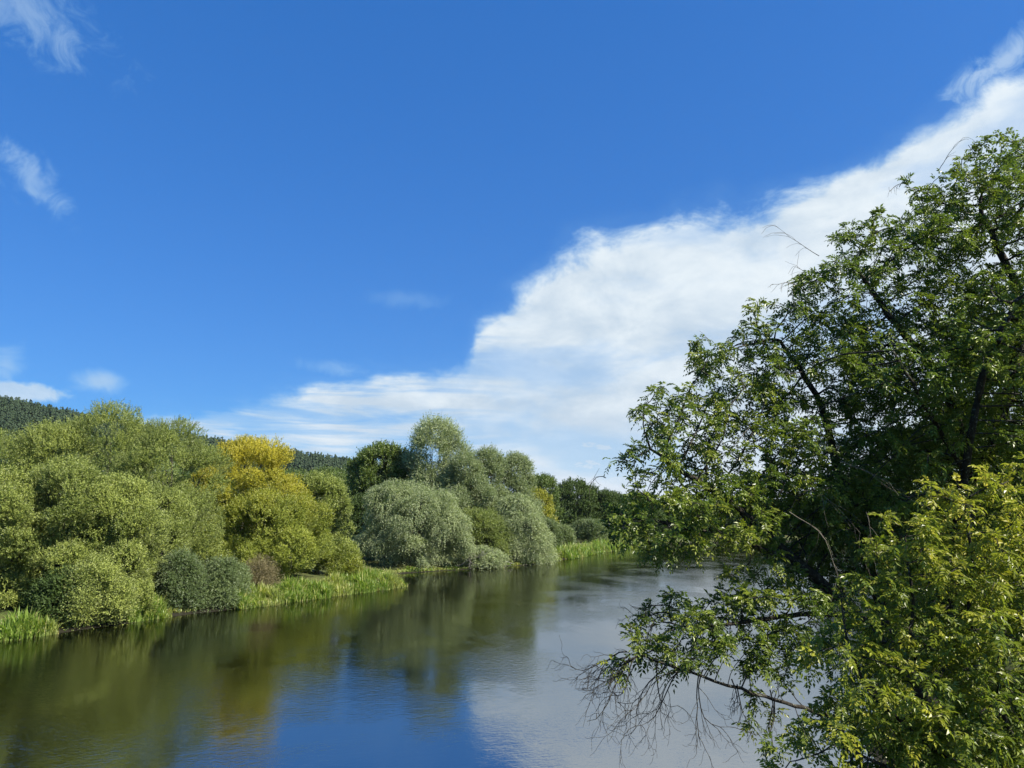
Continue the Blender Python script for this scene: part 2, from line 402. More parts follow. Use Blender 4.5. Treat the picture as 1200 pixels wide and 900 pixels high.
# ------------------------------------------------------------------ broadleaf trees by shoots
def make_lobes(a, b, H, n, rl, core=.62, foot=1.0, top=1.0, jit=.2):
    """lobes over a dome standing on the ground: half widths a,b, height H, origin at its foot"""
    i = np.arange(n); ph = i * 2.399963 + rng.uniform(0, 6) + rng.normal(size=n) * .25
    hz = (1 - ((i + .5) / n) ** .85) * 1.0 + rng.normal(size=n) * .045
    hz = np.clip(hz, .03, 1); hz[0] = 1.0
    prof = np.where(hz < .45, foot + (1 - foot) * hz / .45, np.sqrt(np.clip(1 - ((hz - .45) / .56) ** (2 * top), 0, 1)))
    rr = rl * rng.uniform(.6, 1.25, n) * (1.12 - .3 * hz); rr[0] = rl
    ra = rr * (a + H * .5) * .5
    cr = np.maximum(prof * a - ra * .72, 0) * rng.uniform(1.04 - 2 * jit, 1.06, n)
    cen = np.stack([np.cos(ph) * cr, np.sin(ph) * cr * b / a, np.minimum(hz * H, H - ra * .95)], 1)
    cen = np.concatenate([cen, [[0, 0, H * .68], [0, 0, H * .38]]])
    R3 = np.concatenate([np.stack([ra, ra, ra * 1.08], 1), [[a * core * .72, b * core * .72, H * .24], [a * core, b * core, H * .38]]])
    return cen, R3

def shoots_on_lobes(cen, R3, nshoot, droop=0., slen=.7, sub=14, subr=.34, zmin=None, spread=.5, corew=.25):
    """shoot origins + axes on sub-lobes of each lobe"""
    area = (R3[:, 0] * R3[:, 2]); area[-2:] *= corew * .8
    w_ = area / area.sum()
    li = rng.choice(len(cen), nshoot, p=w_)
    # sub-lobes
    ns = sub
    sdir = rnd_dir(len(cen) * ns).reshape(len(cen), ns, 3); sdir[..., 2] = np.where(sdir[..., 2] < -.5, -sdir[..., 2], sdir[..., 2])
    srad = rng.uniform(.7, 1.3, (len(cen), ns)) * subr
    si = rng.integers(0, ns, nshoot)
    d = rnd_dir(nshoot)
    base = sdir[li, si] * (1 - srad[li, si] * .5)[:, None]
    rr = srad[li, si][:, None] * rng.uniform(.1, 1, (nshoot, 1)) ** .25
    loc = base + d * rr
    loc *= (1 + rng.normal(size=(nshoot, 1)) * .03)
    P = cen[li] + loc * R3[li]
    out = nrm(loc * .8 + d * .45)
    # drop what is deep inside another lobe
    keep = np.ones(nshoot, bool)
    for c_, r_ in zip(cen, R3):
        q_ = np.linalg.norm((P - c_) / r_, axis=1)
        keep &= (q_ > .66)
    if zmin is not None: keep &= P[:, 2] > zmin
    und = (loc[:, 2] < -.35) & (li < len(cen) - 2); keep &= ~(und & (rng.uniform(0, 1, nshoot) < (0 if droop > .5 else .6)))     # lobes are open below
    P, out, li, si = P[keep], out[keep], li[keep], si[keep]
    up = np.array([0, 0, 1.0])
    ax = nrm(out * .7 + up * (.55 - droop) + rng.normal(size=P.shape) * spread * .6)
    return P, ax, out, li, li * ns + si

def shoot_leaves(P, ax, out, k, slen, L, Wd, droop=0.):
    n = len(P)
    t = np.linspace(.0, 1, k)[None, :, None]
    ln = slen * rng.uniform(.6, 1.3, (n, 1, 1))
    Q = P[:, None] + ax[:, None] * ln * t
    Q[..., 2] -= (droop * ln * t ** 2)[..., 0]
    side = rnd_dir(n * k).reshape(n, k, 3)
    dl = nrm(ax[:, None] * .75 + side * .75 + np.array([0, 0, -.25 * droop]))
    nn = nrm(out[:, None] * 1.3 + rng.normal(size=(n, k, 3)) * .36 + np.array([0, 0, .25]))
    Lr = (L * rng.uniform(.7, 1.25, (n, k))).ravel(); Wr = (Wd * rng.uniform(.75, 1.2, (n, k))).ravel()
    return leaf_quads(Q.reshape(-1, 3), dl.reshape(-1, 3), nn.reshape(-1, 3), Lr, Wr)

def limbs_to(cen, base, rad, zfork):
    paths = []
    fork = np.array([base[0] * 0 + rng.normal() * .15, rng.normal() * .15, zfork])
    paths.append((bezier(base, base + [0, 0, zfork * .4], fork - [0, 0, zfork * .2], fork, 6), np.linspace(rad * 1.25, rad, 6)))
    for c_ in cen[:-2]:
        mid = fork + (c_ - fork) * .45 + rng.normal(size=3) * .35
        mid2 = fork + (c_ - fork) * .8 + rng.normal(size=3) * .35; mid[2] += .2 * abs(c_[2] - fork[2])
        r0 = rad * rng.uniform(.35, .6)
        pth = bezier(fork, mid, mid2, c_, 8)
        paths.append((pth, np.linspace(r0, r0 * .22, 8)))
        for _ in range(3):
            s_ = pth[rng.integers(3, 7)]; e = s_ + nrm(c_ - fork + rng.normal(size=3) * 2) * np.linalg.norm(c_ - fork) * .35
            paths.append((bezier(s_, s_ * .6 + e * .4 + rng.normal(size=3) * .15, s_ * .3 + e * .7 + rng.normal(size=3) * .15, e, 5), np.linspace(r0 * .3, r0 * .06, 5)))
    return paths

TREES = []
def tree(name, label, cat, px, top, Y, hw, matk, depth=1.0, nl=15, rl=.52, nshoot=9000, k=7, slen=.38, L=.16, Wd=.05, droop=0.,
         autumn=None, group=None, tintb=.35, sub=30, subr=.27, core=.6, jit=.12, trunk_r=.22, corew=.3, spread=.38, foot=.95, topk=1.0):
    """crown silhouette: centre pixel px, top pixel, half width in pixels, at distance Y"""
    tp = at(px, top, Y)
    cx = tp[0]; a_ = hw / FPX * Y; gz = gh(cx, Y); g0 = max(gz, .05)
    H = tp[2] - g0
    root = thing(name, label, cat, (cx, Y, gz), group)
    cen, R3 = make_lobes(a_ - slen * .25, (a_ - slen * .25) * depth, H - slen * .35, nl, rl, core, foot, topk, jit)
    off = g0 - gz
    cen[:, 2] += off
    P, ax, out, li, sl_ = shoots_on_lobes(cen, R3, int(nshoot * 1.9), droop, slen, sub, subr, zmin=off + .12, spread=spread, corew=corew)
    V, F = shoot_leaves(P, ax, out, k, slen, L * 1.12, Wd * 1.35, droop)
    n = len(P)
    lt = rng.uniform(-1, 1, li.max() + 1); st = rng.uniform(-1, 1, sl_.max() + 1)
    tint = np.clip(tintb + .15 * lt[li] + .10 * st[sl_] + rng.normal(size=n) * .1, 0, 1)
    tint = np.clip(np.repeat(tint, k) + rng.normal(size=n * k) * .13, 0, 1)
    at_ = {'tint': tint}
    if autumn is not None:
        hrel = (P[:, 2] - off) / H
        au = autumn(hrel, P / np.array([a_, a_, H])) + .12 * lt[li] + .12 * st[sl_] + rng.normal(size=n) * .1
        at_['autumn'] = np.clip(np.repeat(np.clip(au, 0, 1), k) + rng.normal(size=n * k) * .1, 0, 1)
    else: at_['autumn'] = np.zeros(n * k)
    mesh_np('crown', V, F, M[matk], root, at_)
    tv, tf = tubes(limbs_to(cen, np.array([0, 0, -.3]), trunk_r, H * .22), 6)
    mesh_np('trunk', tv, tf, M['bark'], root, smooth=True)
    TREES.append(root)
    return root

WL = 'willows along the left bank'
Q = 1.0
# near left group
for lb, px, top, Y, hw, ns, nl_, rl_, tb in [
    ('domed willow at the far left edge of the photo, rising behind the first reed clump', 0, 556, 47, 62, 12500, 9, 0.56, 0.45),
    ('large rounded willow standing over the dark gap right of the first reeds', 80, 546, 48.5, 60, 13500, 10, 0.54, 0.45),
    ('rounded willow directly over the pale twiggy shrub at the water', 142, 566, 49, 48, 10500, 8, 0.6, 0.5),
    ('flat-domed willow behind the far left one, just under the hill', 8, 512, 60, 62, 9500, 10, 0.52, 0.4),
    ('middle-height willow dome left of the tallest one, hill edge ending behind it', 68, 503, 61, 48, 9000, 9, 0.55, 0.4),
    ('tallest willow of the left group, highest dome against the blue sky', 132, 484, 63, 66, 14000, 11, 0.52, 0.4),
    ('grey-green willow dome sloping down to the golden-topped tree', 205, 498, 61.5, 62, 12500, 10, 0.52, 0.38),
    ('lower willow in the second row behind the rounded front willows', 185, 575, 55, 42, 9000, 9, 0.55, 0.38),
]:
    tree('willow_tree', lb, 'willow', px, top, Y, hw, 'willow', nl=nl_, rl=rl_, nshoot=ns, k=8, L=.125, Wd=.040, slen=.36, group=WL, tintb=tb)
# yellow ones
tree('yellowing_willow_tree', 'willow with a bright golden yellow top between the green willows', 'willow', 290, 521, 73, 67, 'yellow', nl=10, nshoot=17000, L=0.15, Wd=0.05, autumn=lambda h, p: (h - .38) * 2.0, tintb=.45, rl=0.58)
tree('yellow_green_willow_tree', 'round lime green willow in front of the golden topped one, over the reed bed', 'willow', 322, 584, 67, 60, 'lime', nl=7, nshoot=15000, L=0.14, Wd=0.047, autumn=lambda h, p: (h - .55) * .8, tintb=.5, rl=0.72)
tree('willow_tree', 'narrow green willow sloping to the reed point, right end of the left group', 'willow', 376, 560, 78, 40, 'willow', nl=7, nshoot=int(8500*Q), L=.18, Wd=.06, group=WL, tintb=.5, autumn=lambda h, p: h * 0, rl=0.62)
# dark fillers behind
HB = 'trees behind the left bank willows'
for (px, top, Y, hw, mk, lb) in [(-70, 540, 82, 90, 'mid', 'dark green tree behind the willows at the far left edge'),
        (245, 560, 92, 60, 'dark', 'dark tree glimpsed in the gap behind the golden topped willow'),
        (340, 556, 128, 40, 'mid', 'olive green rounded tree behind the golden willow below the conifer ridge'),
        (384, 552, 150, 36, 'mid', 'olive green tree under the conifer ridge, left of the dark oak-like tree'),
        (428, 585, 104, 26, 'dark', 'dark low tree in the shaded gap between left group and pale weeping willow')]:
    tree('broadleaf_tree', lb, 'tree', px, top, Y, hw, mk, nl=18, nshoot=4200, k=6, L=.26, Wd=.12, slen=.8, group=HB)
# middle group
MG = 'trees of the middle group'
tree('broadleaf_tree', 'dark green round-topped tree standing left of the tallest tree of the middle group', 'tree', 449, 524, 114, 46, 'mid', nl=18, nshoot=12000, k=6, L=.25, Wd=.13, slen=.8, tintb=.4, rl=0.42, core=0.74, corew=0.6)
tree('willow_tree', 'tallest feathery tree of the middle group with an airy top against the cloud', 'willow', 514, 494, 110, 46, 'silver', nl=24, rl=0.34, nshoot=13000, k=7, L=.24, Wd=.085, slen=1.1, tintb=0.42, spread=0.8, topk=.8, jit=0.26, sub=9, subr=0.5)
tree('willow_tree', 'upright grey-green tree right of the tallest feathery tree', 'willow', 572, 530, 112, 30, 'silver', nl=16, rl=0.42, nshoot=8000, k=7, L=.24, Wd=.085, slen=0.9, tintb=.1, spread=.7, topk=.7, jit=0.22, sub=10, subr=0.42)
tree('willow_tree', 'pointed grey-green tree at the right shoulder of the middle group', 'willow', 603, 537, 117, 28, 'silver', nl=16, rl=0.42, nshoot=7500, k=7, L=.24, Wd=.085, slen=0.9, tintb=.2, spread=.7, topk=.65, jit=0.22, sub=10, subr=0.42)
tree('willow_tree', 'grey-green tree filling the notch just right of the tallest feathery tree', 'willow', 545, 536, 107, 32, 'silver', nl=18, rl=.4, nshoot=9000, k=7, L=.22, Wd=.08, slen=.8, tintb=.18, spread=.7, jit=.2, sub=10, subr=.42)
tree('weeping_willow', 'big pale silvery willow hanging to the water, left front of the middle group', 'willow', 483, 566, 95, 64, 'silver', nl=22, rl=0.42, nshoot=13000, k=7, L=.2, Wd=.065, slen=.8, droop=.75, tintb=.42, jit=0.2, foot=1.0)
tree('weeping_willow', 'pale silvery willow trailing into the water at the right end of the middle group', 'willow', 606, 580, 106.5, 36, 'silver', nl=22, rl=.38, foot=1.15, topk=.8, nshoot=9000, k=7, L=.2, Wd=.065, slen=.8, droop=.75, tintb=.55)
tree('willow_tree', 'low olive willow filling the middle between the two pale hanging willows', 'willow', 558, 600, 102, 34, 'willow', nl=18, nshoot=6000, k=7, L=.2, Wd=.065, slen=.9, droop=.3, tintb=.25)
tree('shrub', 'low pale shrub beside the fallen branches at the waterline of the middle group', 'shrub', 567, 642, 97.5, 26, 'silver', nl=12, nshoot=3000, k=6, L=.18, Wd=.06, slen=.7, droop=.4, tintb=.5, trunk_r=.06)
# far group
tree('broadleaf_tree', 'round dark tree beyond the middle group, left of two', 'tree', 632, 560, 172, 24, 'mid', nl=18, nshoot=4500, k=6, L=.35, Wd=.18, slen=1.0, tintb=.3)
tree('broadleaf_tree', 'dark far tree in front of the low clouds, right of the round one', 'tree', 672, 565, 195, 30, 'dark', nl=18, nshoot=4500, k=6, L=.38, Wd=.2, slen=1.0, tintb=.6)
tree('yellowing_tree', 'small tree with golden side leaning out behind the right pale willow', 'tree', 626, 578, 140, 24, 'yellow', nl=14, nshoot=5000, k=6, L=.28, Wd=.12, slen=.9, autumn=lambda h, p: .15 + .35 * p[:, 0] + .4 * (h - .5), tintb=.3)
tree('shrub', 'dark grey-green shrub right of the trailing pale willow at the far reeds', 'shrub', 637, 612, 126, 19, 'grey', nl=14, nshoot=3200, k=6, L=.24, Wd=.09, slen=.8, tintb=.2)
tree('shrub', 'pinkish grey rounded shrub standing over the far reeds', 'shrub', 656, 618, 138, 17, 'grey', nl=14, nshoot=3200, k=6, L=.24, Wd=.09, slen=.8, tintb=.75)
tree('shrub', 'grey rounded shrub above the last bright reeds where the river turns', 'shrub', 690, 612, 163, 21, 'grey', nl=14, nshoot=3200, k=6, L=.28, Wd=.1, slen=.9, tintb=.35)
FB = 'trees lining the far bank'
far_lab = ['dark tree on the far bank above the last reeds', 'far bank tree partly hidden by the drooping left bough of the big ash',
           'far bank tree seen through the hanging foliage of the big ash', 'far bank tree glimpsed behind the middle of the big ash', 'far bank tree hidden low behind the ash limbs',
           'far bank tree low behind the right part of the ash', 'far bank tree hidden behind the young ash top', 'far bank tree at the right edge behind the ash trunk',
  'second row far bank tree in the gap left of the ash limbs', 'second row far bank tree behind the drooping bough', 'second row far bank tree behind the ash middle', 'second row far bank tree beside the ash stem', 'second row far bank tree behind the young ash', 'second row tree above the last reed patch', 'far bank tree beyond the right edge']
proto = None
for i, (px, top, Y, hw) in enumerate([(712, 578, 196, 26), (748, 580, 205, 26), (800, 585, 216, 34), (862, 582, 222, 38), (930, 588, 228, 36), (1000, 584, 235, 40), (1080, 580, 240, 44), (1170, 582, 238, 44), (770, 588, 240, 40), (830, 592, 245, 42), (900, 590, 250, 42), (965, 590, 255, 42), (1040, 588, 255, 44), (700, 582, 225, 30), (1260, 580, 245, 46)]):
    if proto is None:
        proto = tree('broadleaf_tree', far_lab[i], 'tree', px, top, Y, hw, 'dark', nl=18, nshoot=5000, k=6, L=.38, Wd=.2, slen=1.0, group=FB, tintb=.45); pw, pp = hw * Y, at(px, top, Y)[2]
    else:
        o = copy_tree(proto); t_ = at(px, top, Y); o.location = (t_[0], Y, gh(t_[0], Y)); o['label'] = far_lab[i]
        s_ = hw * Y / pw; o.scale = (s_, s_, t_[2] / pp); o.rotation_euler = (0, 0, i * 1.7)
# right bank, behind the ash
RG = 'trees on the right bank behind the ash'
for (px, top, Y, hw, mk, lb) in [(1010, 560, 100, 70, 'dark', 'dark tree on the right bank downstream, seen between ash limbs'),
        (1130, 500, 62, 120, 'mid', 'green tree filling the right background behind the ash'),
        (1180, 420, 33, 130, 'dark', 'dark leafy tree close behind the ash at the right edge')]:
    tree('broadleaf_tree', lb, 'tree', px, top, Y, hw, mk, nl=22, nshoot=7000, k=6, L=.2, Wd=.1, slen=.7, group=RG, tintb=.4)

# waterside shrubs on the left bank
tree('shrub', 'pale green shrub with bare grey twigs at the water between the two near reed clumps', 'shrub', 118, 658, 46.3, 40, 'willow', nl=14, rl=0.38, nshoot=5000, k=7, L=.12, Wd=.04, slen=.8, spread=1.1, tintb=0.5, foot=1.1, trunk_r=.05, autumn=None, jit=0.4, sub=10, subr=0.5)
tree('shrub', 'dark grey-green feathery shrub leaning over the water, right of the second reed clump', 'shrub', 214, 648, 53.0, 34, 'grey', nl=14, rl=.36, nshoot=4200, k=8, L=.15, Wd=.045, slen=.75, tintb=.25, trunk_r=.06, droop=.35, spread=.9, jit=.4, sub=10, subr=.5, foot=1.1)
tree('shrub', 'lighter grey-green shrub joined to the right of the dark feathery one', 'shrub', 256, 658, 55.2, 30, 'grey', nl=14, rl=.36, nshoot=3600, k=8, L=.15, Wd=.045, slen=.75, tintb=.5, trunk_r=.06, droop=.35, spread=.9, jit=.4, sub=10, subr=.5, foot=1.1)
tree('shrub', 'small dull shrub half hidden between the grey shrub and the long reed bed', 'shrub', 276, 668, 57.5, 20, 'grey', nl=7, nshoot=2200, k=6, L=.12, Wd=.05, slen=.5, tintb=.7, trunk_r=.05, jit=0.3)
tree('shrub', 'brownish dead-topped shrub at the back of the long reed bed', 'shrub', 305, 658, 61.5, 24, 'drygrass', nl=7, nshoot=1300, k=6, L=.14, Wd=.03, slen=0.9, tintb=0.5, trunk_r=.05, jit=0.45, spread=1.0)
tree('shrub', 'dark leafy undergrowth shrub under the nearest willow behind the first reeds', 'shrub', 75, 672, 45.5, 30, 'dark', nl=14, nshoot=3000, k=6, L=.14, Wd=.07, slen=.5, tintb=.5, trunk_r=.05)
tree('shrub', 'low olive shrub at the right end of the long reed bed behind its tip', 'shrub', 405, 645, 74.5, 22, 'lime', nl=7, nshoot=2500, k=6, L=.15, Wd=.05, slen=.6, tintb=.2, trunk_r=.05, autumn=lambda h, p: h * 0, jit=0.3)

# ------------------------------------------------------------------ reeds
def reed_bed(name, label, line, n, depth, hmin, hmax, dry=.12, w=.035, back=0.):
    """line: bank points (x,y); blades fill a strip of given depth behind it"""
    line = np.array(line, float); seg = np.diff(line, axis=0); ln = np.linalg.norm(seg, axis=1); cum = np.r_[0, np.cumsum(ln)]
    s = rng.uniform(0, cum[-1], n); i = np.clip(np.searchsorted(cum, s) - 1, 0, len(seg) - 1)
    t = (s - cum[i]) / ln[i]
    nrml = nrm(np.stack([-seg[:, 1], seg[:, 0]], 1))[i]
    dd = rng.uniform(-.3, 1, n) * depth * (.65 + .35 * np.sin(s * 1.7) * np.cos(s * .61 + 1))
    P = line[i] + seg[i] * t[:, None] + nrml * (dd + back)[:, None]
    z = np.maximum(ground_h(P[:, 0], P[:, 1]), -.15)
    clump = .5 + .5 * np.sin(P[:, 0] * 1.9 + 2 * np.sin(P[:, 1] * 1.3)) * np.sin(P[:, 1] * 1.7 + P[:, 0] * .6)
    H = (hmin + (hmax - hmin) * clump) * rng.uniform(.45, 1.12, n) * (1 - .45 * np.clip(-dd / depth * 3.3, 0, 1))
    H = H * (.35 + .65 * np.clip(np.minimum(s, cum[-1] - s) / .6 + .3, 0, 1)) * (.8 + .2 * np.sin(s * 2.3 + np.sin(s)))
    gap = (np.sin(P[:, 0] * 2.7 + P[:, 1]) * np.sin(P[:, 1] * 2.1 - P[:, 0] * .7) > .62); H = np.where(gap, H * .4, H)
    an = rng.uniform(0, 6.283, n); lean = rng.uniform(.05, .75, n) ** 1.2
    dh = np.stack([np.cos(an), np.sin(an), np.zeros(n)], 1)
    sd_ = np.stack([-np.sin(an), np.cos(an), np.zeros(n)], 1) * (w * rng.uniform(.6, 1.3, n))[:, None]
    B = np.column_stack([P, z - .05])
    ts = [0, .45, .8, 1.0]; ws = [.8, 1, .7, .05]
    V = []
    for t_, w_ in zip(ts, ws):
        c_ = B + dh * (H * lean * t_ ** 2.2)[:, None]; c_[:, 2] += H * t_ * (1 - .35 * lean * t_ ** 2)
        V += [c_ - sd_ * w_, c_ + sd_ * w_]
    V = np.stack(V, 1)           # n,8,3
    b0 = np.arange(n)[:, None] * 8
    F = np.concatenate([b0 + np.array([0, 1, 3, 2]), b0 + np.array([2, 3, 5, 4]), b0 + np.array([4, 5, 7, 6])])
    tint = np.clip(.25 + .35 * clump + rng.normal(size=n) * .2, 0, 1)
    dryv = np.clip((rng.uniform(0, 1, n) < dry) * rng.uniform(.5, 1, n) + .5 * np.clip(np.sin(P[:, 0] * .8 + P[:, 1] * .5), .3, 1) - .15, 0, 1)
    o = mesh_np(name, V.reshape(-1, 3), F, M['reed'], attrs={'tint': np.tile(tint, 3), 'autumn': np.tile(dryv, 3)})
    tag(o, label, 'reeds', kind='stuff')
reed_bed('reed_bed', 'bright green reed clump at the water under the nearest willow, at the left edge', [(-30.5, 34.5), (-27.6, 40.2), (-25.6, 43.4)], 4200, 1.7, 1.0, 1.9)
reed_bed('reed_bed', 'small bright reed clump between the pale twiggy shrub and the grey shrub', [(-23.9, 47.6), (-22.5, 50.4)], 1900, 1.3, 1.1, 2.0)
reed_bed('reed_bed', 'long yellow-green reed bed ending in a point in the water', [(-19.8, 54.6), (-18.2, 57.5), (-14.6, 64), (-10.6, 70.9), (-11.4, 73)], 20000, 3.6, .9, 1.9, dry=.2)
reed_bed('reed_bed', 'far bright green reed strip along the bank past the middle trees', [(8.6, 117), (13.5, 131), (18, 142)], 7000, 4.0, 1.2, 2.3, w=.06)
reed_bed('reed_bed', 'last reed patch where the river turns right', [(18.5, 143), (23, 152), (30, 166)], 6000, 5.0, 1.2, 2.4, w=.07)
reed_bed('bank_grass', 'low tangled grass along the foot of the left bank', [(-38.5, 12), (-33, 28), (-27.4, 40.4), (-24.3, 46.5), (-21.8, 52), (-18.2, 57.5), (-14.6, 64)], 16000, 2.2, .25, .7, dry=.35, back=.9)
reed_bed('bank_grass', 'low grass along the bank under the middle group of trees', [(-15.5, 78), (-16.6, 83), (-12, 88.5), (-6, 94), (-1, 100), (5, 106), (8, 116)], 9000, 2.0, .2, .6, dry=.3, w=.05, back=.6)
reed_bed('bank_grass', 'long grass on the right bank below the big ash', [(26, 52), (16, 34), (10.2, 22), (7.6, 14), (6.0, 8), (5.6, 2)], 16000, 6.0, .3, .8, dry=.2, w=.02, back=.6)

# driftwood by the middle group
def wood_paths(start, d, length, r, depth=2):
    out = []
    k = 7; P = [np.array(start, float)]; dd = nrm(np.array(d, float))
    for i in range(k - 1):
        dd = nrm(dd + rng.normal(size=3) * .18); P.append(P[-1] + dd * length / (k - 1))
    out.append((np.array(P), np.linspace(r, r * .3, k)))
    if depth > 0:
        for i in range(2, k):
            for _ in range(2):
                e = nrm(dd + rng.normal(size=3) * .8); out += wood_paths(P[i], e, length * rng.uniform(.25, .5), r * .4, depth - 1)
    return out
for px, py, Y, dx, lb in [(535, 662, 95, (1, -.5, .18), 'bleached fallen branch lying at the waterline left of the low pale shrub'),
                          (600, 660, 100, (-1, -.45, .28), 'bleached fallen branch between the low pale shrub and the trailing willow'),
                          (95, 712, 46.2, (-.4, -1, .45), 'bare grey branch sticking out of the pale shrub over the water')]:
    p0 = at(px, py, Y); p0[2] = .35
    ps = wood_paths((0, 0, 0), dx, 3.6 if Y > 60 else 1.8, .07 if Y > 60 else .04, 2)
    tv, tf = tubes(ps, 5)
    tv[:, 2] = np.maximum(tv[:, 2], -.5)
    o = mesh_np('fallen_branch', tv, tf, M['driftwood'], smooth=True); o.location = p0
    tag(o, lb, 'branch', 'bleached branches at the waterline')

# ------------------------------------------------------------------ near ash by space colonisation
def colonise(seeds, A, step, infl, kill, iters, up=0.0):
    """seeds: list of polylines; returns node positions, parents"""
    P, par = [], []
    for s in seeds:
        (parent_idx, pts_) = s
        prev = parent_idx
        if isinstance(prev, tuple):   # attach to nearest existing node to the first point
            arr = np.array(P); prev = int(np.argmin(np.linalg.norm(arr - pts_[0], axis=1))); pts_ = pts_[1:]
        for p_ in pts_:
            P.append(np.array(p_, float)); par.append(prev); prev = len(P) - 1
    P = np.array(P); par = list(par)
    near = np.full(len(A), -1); nd = np.full(len(A), 1e9)
    def upd(i0):
        nonlocal near, nd
        Q_ = P[i0:]
        for s0 in range(0, len(Q_), 400):
            q_ = Q_[s0:s0 + 400]
            d = np.linalg.norm(A[:, None] - q_[None], axis=2); j = d.argmin(1); dm = d[np.arange(len(A)), j]
            b_ = dm < nd; nd[b_] = dm[b_]; near[b_] = j[b_] + i0 + s0
    upd(0); alive = np.ones(len(A), bool)
    seen = {}
    for it in range(iters):
        act = alive & (nd < infl) & (nd > kill)
        if not act.any(): break
        ids = near[act]; v = nrm(A[act] - P[ids])
        uni, inv = np.unique(ids, return_inverse=True)
        s_ = np.zeros((len(uni), 3)); np.add.at(s_, inv, v)
        s_ = nrm(s_ + rng.normal(size=s_.shape) * .12 * 1 + np.array([0, 0, up]))
        new = P[uni] + s_ * step
        ok = []
        for u_, nw_ in zip(uni, new):
            key = (int(u_), tuple(np.round(nw_, 1))); c = seen.get(int(u_), 0)
            ok.append(c < 3); seen[int(u_)] = c + 1
        ok = np.array(ok)
        if not ok.any(): break
        i0 = len(P); P = np.concatenate([P, new[ok]]); par += [int(u_) for u_ in uni[ok]]
        upd(i0)
        alive &= nd > kill
    return P, np.array(par)

def node_tree_mesh(P, par, tip_r, expo, sides=6, rmax=None):
    n = len(P); kids = [[] for _ in range(n)]
    for i, p_ in enumerate(par):
        if p_ >= 0: kids[p_].append(i)
    rp = np.zeros(n); h = np.zeros(n, int)
    for i in range(n - 1, -1, -1):
        if not kids[i]: rp[i] = tip_r ** expo
        p_ = par[i]
        if p_ >= 0: rp[p_] += rp[i]; h[p_] = max(h[p_], h[i] + 1)
    r = rp ** (1 / expo)
    if rmax: r = np.minimum(r, rmax)
    D_ = np.zeros((n, 3))
    for i in range(n):
        if par[i] >= 0: D_[i] += P[i] - P[par[i]]
        if kids[i]: 
            b_ = max(kids[i], key=lambda c: r[c]); D_[i] += P[b_] - P[i]
    D_ = nrm(D_)
    # two rings per edge so that side twigs start thin at the parent
    e = np.array([i for i in range(n) if par[i] >= 0]); pp_ = par[e]
    big = np.array([max(kids[p_], key=lambda c: r[c]) == i for i, p_ in zip(e, pp_)])
    r0 = np.where(big, r[pp_], r[e] * 1.15)
    D0 = np.where(big[:, None], D_[pp_], nrm(P[e] - P[pp_]))
    ang = np.linspace(0, 2 * np.pi, sides, endpoint=False)
    def ring(C, Dd, rr):
        ref = np.where(np.abs(Dd[:, 2:3]) < .9, [[0, 0, 1.]], [[1., 0, 0]])
        A_ = nrm(np.cross(Dd, ref)); B_ = np.cross(Dd, A_)
        return C[:, None] + rr[:, None, None] * (np.cos(ang)[None, :, None] * A_[:, None] + np.sin(ang)[None, :, None] * B_[:, None])
    Ra = ring(P[pp_], D0, r0); Rb = ring(P[e], D_[e], r[e])
    V = np.concatenate([Ra, Rb], 1).reshape(-1, 3)
    j = np.arange(sides); j2 = (j + 1) % sides
    F = (np.stack([j, j2, sides + j2, sides + j], 1)[None] + (np.arange(len(e)) * 2 * sides)[:, None, None]).reshape(-1, 4)
    return V, F, r, h, kids, D_

def compound_leaves(P, Dr, n_pairs=4, ln=.24, lf=.085, wf=.032, droop=.35):
    """pinnate leaves: P base, Dr direction"""
    n = len(P); ln_ = ln * rng.uniform(.7, 1.2, n)
    up = np.tile([.22, -.18, 1.0], (n, 1)) + rng.normal(size=(n, 3)) * .26
    S = nrm(np.cross(Dr, up)); U = np.cross(S, Dr)
    VV, tt = [], []
    sc = rng.uniform(.75, 1.2, n)
    for i in range(n_pairs + 1):
        t = .30 + .70 * i / n_pairs
        C = P + Dr * (ln_ * t)[:, None]; C[:, 2] -= droop * ln_ * t * t
        dloc = nrm(Dr + np.array([0, 0, -1.0]) * (2 * droop * t))
        for sgn in ((1, -1) if i < n_pairs else (0,)):
            d = nrm(dloc * (.55 if sgn else 1) + S * sgn * .85 + rng.normal(size=(n, 3)) * .16 + np.array([0, 0, -.15]))
            nn = nrm(U + rng.normal(size=(n, 3)) * .28)
            V, _ = leaf_quads(C, d, nn, lf * sc * rng.uniform(.8, 1.15, n), wf * sc * rng.uniform(.85, 1.15, n), fold=.22)
            VV.append(V); tt.append(np.arange(n))
    V = np.concatenate(VV)
    # thin rachis
    return V, np.concatenate(tt)

def sample_lobes(lobes, per_m3):
    out, flag = [], []
    for (px, py, Y, rpx, ry, dens) in lobes:
        c = at(px, py, Y); r = rpx / FPX * Y
        R_ = np.array([r, ry, r * .85])
        n = max(6, int(4.19 * R_[0] * R_[1] * R_[2] * per_m3 * dens))
        d = rnd_dir(n) * (rng.uniform(.15, 1, (n, 1)) ** (1 / 2.2))
        out.append(c + d * R_); flag.append(np.full(n, dens))
    return np.concatenate(out), np.concatenate(flag)

